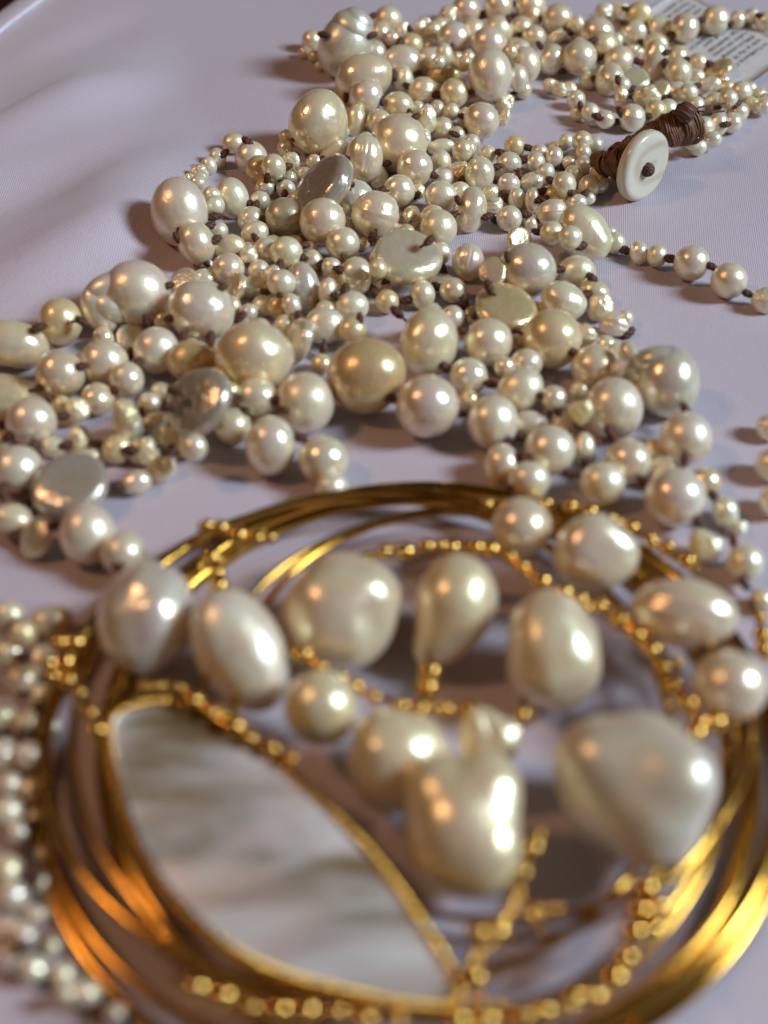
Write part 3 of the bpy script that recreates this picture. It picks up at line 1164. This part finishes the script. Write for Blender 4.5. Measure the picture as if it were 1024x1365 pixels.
# ------------------------------------------------------------------ printed paper tag
tag = empty('paper_tag', at(930, 70, 0), 'white paper tag printed with small black text under the pearls', 'tag')
Q = [at(905, -10, 0)[:2], at(1062, 76, 0)[:2], at(955, 148, 0)[:2], at(812, 56, 0)[:2]]
def tagp(u, v, dz=0.0):
    """u along the reading direction, v down the lines"""
    # reading runs from the Q1-Q0 side to the Q2-Q3 side
    p0 = Q[1] + (Q[2] - Q[1]) * u
    p1 = Q[0] + (Q[3] - Q[0]) * u
    p_ = p0 + (p1 - p0) * v
    zz = 1.0 + 0.8 * math.sin(v * 5 + 0.6) * 0.5 + 0.5 * math.sin(u * 3 + 1) + max(0, u - .8) * 3
    return np.array([p_[0], p_[1], zz + dz])
tm = MB(); ng = 16; vs = []; fs = []
for k, dz in enumerate((0, -0.35)):
    for i in range(ng + 1):
        for j in range(ng + 1): vs.append(tagp(i / ng, j / ng, dz))
m_ = (ng + 1) ** 2
for i in range(ng):
    for j in range(ng):
        q = (i * (ng + 1) + j, i * (ng + 1) + j + 1, (i + 1) * (ng + 1) + j + 1, (i + 1) * (ng + 1) + j)
        fs.append(q[::-1]); fs.append(tuple(x + m_ for x in q))
rim = [(i, 0) for i in range(ng)] + [(ng, j) for j in range(ng)] + [(i, ng) for i in range(ng, 0, -1)] + [(0, j) for j in range(ng, 0, -1)]
for k in range(len(rim)):
    a2 = rim[k][0] * (ng + 1) + rim[k][1]; b2 = rim[(k + 1) % len(rim)]; b2 = b2[0] * (ng + 1) + b2[1]
    fs.append((a2, b2, b2 + m_, a2 + m_))
tm.add(vs, fs); tm.build('sheet', M_PAPER, tag)
LINES = ['Le Confuorto Co', 'sede in Via Vi', '(NA) in ottemp', 'codice del consu', 'D.lgs. 06/09/200', 'formit\u00e0 di quan', '1907/2006 REACH', '2011 dichiara di', 'prodotti sono', 'gli obblighi di', 'sensi della dir', 'in materia di', 'Decreto del', '17 ottobre 2']
dg = bpy.context.evaluated_depsgraph_get()
Lu = np.linalg.norm(Q[2] - Q[1])
for k, tx in enumerate(LINES):
    cu = bpy.data.curves.new('printed_line', 'FONT'); cu.body = tx; cu.size = 1.0; cu.resolution_u = 2
    tmp = bpy.data.objects.new('tmp', cu); COL.objects.link(tmp)
    dg.update(); me = bpy.data.meshes.new_from_object(tmp.evaluated_get(dg))
    bpy.data.objects.remove(tmp); bpy.data.curves.remove(cu)
    v0 = 0.17 + k * 0.056
    for vt in me.vertices:
        u = 0.10 + vt.co.x * 0.066; v = v0 + (0.5 - vt.co.y) * 0.046
        vt.co = Vector(tagp(u, v, 0.10) * S)
    me.materials.clear(); me.materials.append(M_INK)
    put('printed_line', me, tag)

# ------------------------------------------------------------------ gold ornament
orn = empty('gold_ornament', at(540, 1040, 0), 'round gold wire ornament set with large baroque pearls and mother-of-pearl, nearest the camera', 'pendant')
def circ3(pts, z):
    (x1, y1), (x2, y2), (x3, y3) = [tuple(at(x, y, z)[:2]) for x, y in pts]
    A = np.array([[2 * (x2 - x1), 2 * (y2 - y1)], [2 * (x3 - x1), 2 * (y3 - y1)]])
    b = np.array([x2 ** 2 + y2 ** 2 - x1 ** 2 - y1 ** 2, x3 ** 2 + y3 ** 2 - x1 ** 2 - y1 ** 2])
    c_ = np.linalg.solve(A, b); return c_, math.hypot(x1 - c_[0], y1 - c_[1])
RINGS = [
 ([(52, 990), (129, 1290), (560, 660)], 1.6, 0.4, 0.3, 0.8),
 ([(58, 1000), (150, 1272), (600, 668)], 4.0, 1.2, 1.6, 0.6),
 ([(66, 955), (234, 1278), (620, 676)], 5.6, 1.6, 2.6, 0.7),
 ([(104, 940), (172, 1205), (640, 660)], 8.0, 1.0, 3.5, 0.6),
 ([(600, 655), (1030, 1108), (815, 1362)], 3.0, 0.6, 1.0, 1.2),
 ([(600, 662), (1044, 1126), (836, 1376)], 1.2, 0.3, 1.5, 0.9),
 ([(590, 668), (1016, 1080), (770, 1366)], 6.0, 1.0, 5.0, 0.6),
 ([(560, 682), (1000, 940), (935, 1130)], 8.6, 0.8, 4.2, 0.65),
 ([(540, 690), (978, 960), (912, 1150)], 10.2, 0.9, 4.8, 0.5),
]
SECT = [(math.copysign(abs(math.cos(q * math.pi / 8)) ** 0.85, math.cos(q * math.pi / 8)), 1.15 * math.copysign(abs(math.sin(q * math.pi / 8)) ** 0.85, math.sin(q * math.pi / 8))) for q in range(16)]
for k, (pts, z, amp, ph, th_) in enumerate(RINGS):
    c_, r_ = circ3(pts, z)
    mb = MB(); pp = []
    for i in range(160):
        a2 = 2 * math.pi * i / 160
        rr = r_ * (1 + 0.008 * math.sin(2 * a2 + k) + 0.006 * math.sin(3 * a2 + 2 * k) + 0.002 * math.sin(7 * a2 + 3 * k))
        pp.append((c_[0] + rr * math.cos(a2), c_[1] + rr * math.sin(a2), z + amp * math.sin(a2 + ph)))
    mb.tube(pp, th_, closed=True, section=SECT, upv=(0, 0, 1))
    mb.build('wire_ring', M_GOLD, orn)

# mother-of-pearl plate and its gold frame
OUT = [(150, 958), (200, 938), (260, 945), (312, 967), (370, 1020), (440, 1085), (500, 1150), (555, 1228), (606, 1312), (598, 1342), (530, 1340), (450, 1322), (370, 1300), (300, 1262), (235, 1203), (190, 1138), (160, 1060), (146, 1000)]
ZS = 12.0
ow = [at(x, y, ZS) for x, y in OUT]
def catmull(P_, m=5, closed=True):
    out = []; n_ = len(P_)
    for i in range(n_ if closed else n_ - 1):
        g = lambda q: np.array(P_[q % n_] if closed else P_[min(max(q, 0), n_ - 1)], float)
        p0, p1, p2, p3 = g(i - 1), g(i), g(i + 1), g(i + 2)
        for s_ in np.linspace(0, 1, m, endpoint=False):
            out.append(0.5 * ((2 * p1) + (-p0 + p2) * s_ + (2 * p0 - 5 * p1 + 4 * p2 - p3) * s_ ** 2 + (-p0 + 3 * p1 - 3 * p2 + p3) * s_ ** 3))
    if not closed: out.append(np.array(P_[-1], float))
    return out
ol = catmull(ow, 5)
cen = np.mean(ol, 0)
vs, fs = [], []
nr = 9; no = len(ol)
for side in (1, -1):
    base = len(vs)
    for i in range(nr + 1):
        f_ = i / nr
        for q in ol:
            p_ = cen + (q - cen) * f_
            dome = 1.6 * (1 - f_ ** 2) + 0.35 * math.sin(p_[0] * 0.25 + p_[1] * 0.18) * (1 - f_)
            vs.append((p_[0], p_[1], ZS + (dome + 0.6 if side > 0 else -0.8)))
    for i in range(nr):
        for j in range(no):
            l = (j + 1) % no
            q = (base + i * no + j, base + i * no + l, base + (i + 1) * no + l, base + (i + 1) * no + j)
            fs.append(q if side < 0 else q[::-1])
for j in range(no):
    l = (j + 1) % no
    fs.append((nr * no + j, nr * no + l, (nr + 1) * no + nr * no + l, (nr + 1) * no + nr * no + j))
sb = MB(); sb.add(vs, fs)
sh = sb.build('shell_plate', M_SHELL, orn)
sh['label'] = 'pale mother-of-pearl plate with grey and brown streaks'
fb = MB()
fine_ = catmull(ol, 4)
for ph in (0, 2.09, 4.19):
    tw = []
    for i_, q in enumerate(fine_):
        tt = fine_[(i_ + 1) % len(fine_)] - fine_[i_ - 1]; tt /= np.linalg.norm(tt)
        sd = np.cross(tt, [0, 0, 1.0]); a2 = ph + i_ * 0.62
        tw.append(q + np.array([0, 0, 0.1]) + (sd * math.cos(a2) + np.array([0, 0, 1.0]) * math.sin(a2)) * 0.55)
    fb.tube(tw, 0.52, seg=7, closed=True)
fb.build('frame', M_GOLD, orn)

# set pearls: x y a b angle tint height, and their own shapes
SETP = [
 (197, 822, 66, 72, 0, 's', 10.5, 'bumpy'), (320, 868, 84, 64, 112, 'p', 10.5, 'drop2'), (462, 815, 74, 78, 0, 'c', 9.5, 'bumpy'),
 (606, 812, 74, 60, 80, 'c', 9, 'tail2'), (735, 868, 80, 66, 95, 'c', 10, 'bumpy'), (428, 943, 51, 50, 0, 'c', 11, 'round'),
 (695, 703, 40, 40, 0, 'c', 12, 'round'), (793, 738, 55, 48, 170, 'p', 13, 'bumpy'), (912, 818, 72, 47, 175, 'p', 13, 'ringed'),
 (972, 914, 50, 48, 0, 'c', 13, 'round'), (530, 1010, 68, 72, 0, 'c', 10, 'bumpy'), (614, 1098, 84, 96, 0, 'c', 12, 'twin'), (648, 985, 42, 40, 0, 'c', 11, 'keshi'),
 (842, 1050, 108, 104, 0, 's', 12, 'lump')]
CM['drop2'] = mesh('baroque_pearl', blob([(0.05, 0, 0, 0.93), (-0.25, -0.1, 0.1, 0.72), (-0.55, -0.2, 0.25, 0.35), (0.3, 0.1, 0.1, 0.7)], 0.02), SF, M_PEARL)
CM['tail2'] = mesh('baroque_pearl', blob([(0.12, 0, 0, 0.90), (-0.45, 0.15, 0, 0.60), (-0.75, 0.4, 0, 0.36)], 0.02), SF, M_PEARL)
CM['twin'] = mesh('baroque_pearl', blob([(0, -0.12, 0, 0.90), (0.40, 0.42, 0.1, 0.56), (0.35, -0.35, 0.30, 0.55), (-0.35, 0.45, 0.0, 0.52)], 0.02, 9), SF, M_PEARL)
CM['lump'] = mesh('baroque_pearl', blob([(0, 0, 0, 0.90), (0.45, 0.10, 0.35, 0.56), (0.22, -0.42, 0.35, 0.56), (-0.38, 0.32, 0.3, 0.58), (0.1, 0.42, 0.2, 0.56)], 0.04, 13), SF, M_PEARL)
for (x, y, a2, b2, an, ti, z, kd) in SETP:
    f_ = Pe(); f_.x, f_.y, f_.a, f_.b, f_.ang, f_.kind, f_.tint, f_.lift = x, y, a2, b2, math.radians(an), kd, ti, 0
    q = at(x, y, z); d_ = ray(x, y)
    place_pearl(f_, q, (z - CAM[2]) / d_[2], d_, orn)

# granulated gold branches that hold the pearls
BR = [
 ([(378, 862), (405, 872), (440, 897), (482, 920), (540, 940), (598, 948), (650, 945)], 12),
 ([(572, 872), (572, 890), (570, 915), (562, 945)], 12),
 ([(480, 742), (540, 735), (610, 728), (672, 738), (712, 768), (770, 800), (822, 822), (860, 858), (893, 905), (925, 950), (945, 975)], 12),
 ([(118, 838), (96, 870), (90, 900), (112, 935), (138, 985)], 12),
 ([(262, 722), (278, 700), (300, 706), (330, 722), (350, 708)], 12), ([(270, 726), (284, 750), (296, 775), (290, 800)], 12),
 ([(876, 1160), (862, 1190), (846, 1235), (836, 1268), (820, 1300), (785, 1330), (720, 1350), (650, 1358)], 12),
 ([(722, 1108), (700, 1150), (690, 1190), (655, 1255), (626, 1288), (640, 1330), (612, 1362)], 12),
 ([(690, 1190), (718, 1216), (715, 1240)], 12),
 ([(178, 922), (235, 915), (262, 935), (330, 985), (395, 1015)], 14),
 ([(620, 664), (665, 674), (720, 672), (780, 682), (845, 708), (890, 732), (930, 760)], 12.5),
 ([(1000, 800), (1016, 840), (1022, 880)], 11), ([(230, 1300), (262, 1320), (345, 1345), (400, 1350), (540, 1358)], 12),
 ([(700, 930), (690, 975)], 12), ([(905, 990), (930, 975), (958, 955)], 12),
]
GM = mesh('granule', DIRS[::1] * (1 + 0.03 * waves(DIRS, 4, 2, 4))[:, None], SF, M_GRAN)
for (pl, z) in BR:
    pts = catmull([at(x, y, z) for x, y in pl], 14, False)
    mb = MB(); mb.tube(pts, 0.6, seg=8); br = mb.build('branch', M_GOLD, orn)
    tot = 0
    for i in range(1, len(pts)):
        tot += np.linalg.norm(pts[i] - pts[i - 1])
        if tot >= 3.3:
            tot = 0
            g = random.uniform(1.0, 1.8)
            q = pts[i] + np.array([random.uniform(-.4, .4), random.uniform(-.4, .4), random.uniform(-.1, .4)])
            spots = [(q, g)]
            if random.random() < 0.3: spots.append((q + np.array([random.choice((-2.3, 2.3)), random.uniform(-.8, .8), 0.3]), g * 0.85))
            for (q, g) in spots:
                o = bpy.data.objects.new('granule', GM); link(o, br)
                o.matrix_parent_inverse = Matrix.Identity(4)
                o.location = Vector(q * S); o.scale = (g * S,) * 3
# sub-parts sit under branches whose own origin is the world origin
for o in bpy.data.objects:
    if o.name.startswith('granule'):
        o.matrix_parent_inverse = Matrix.Identity(4)
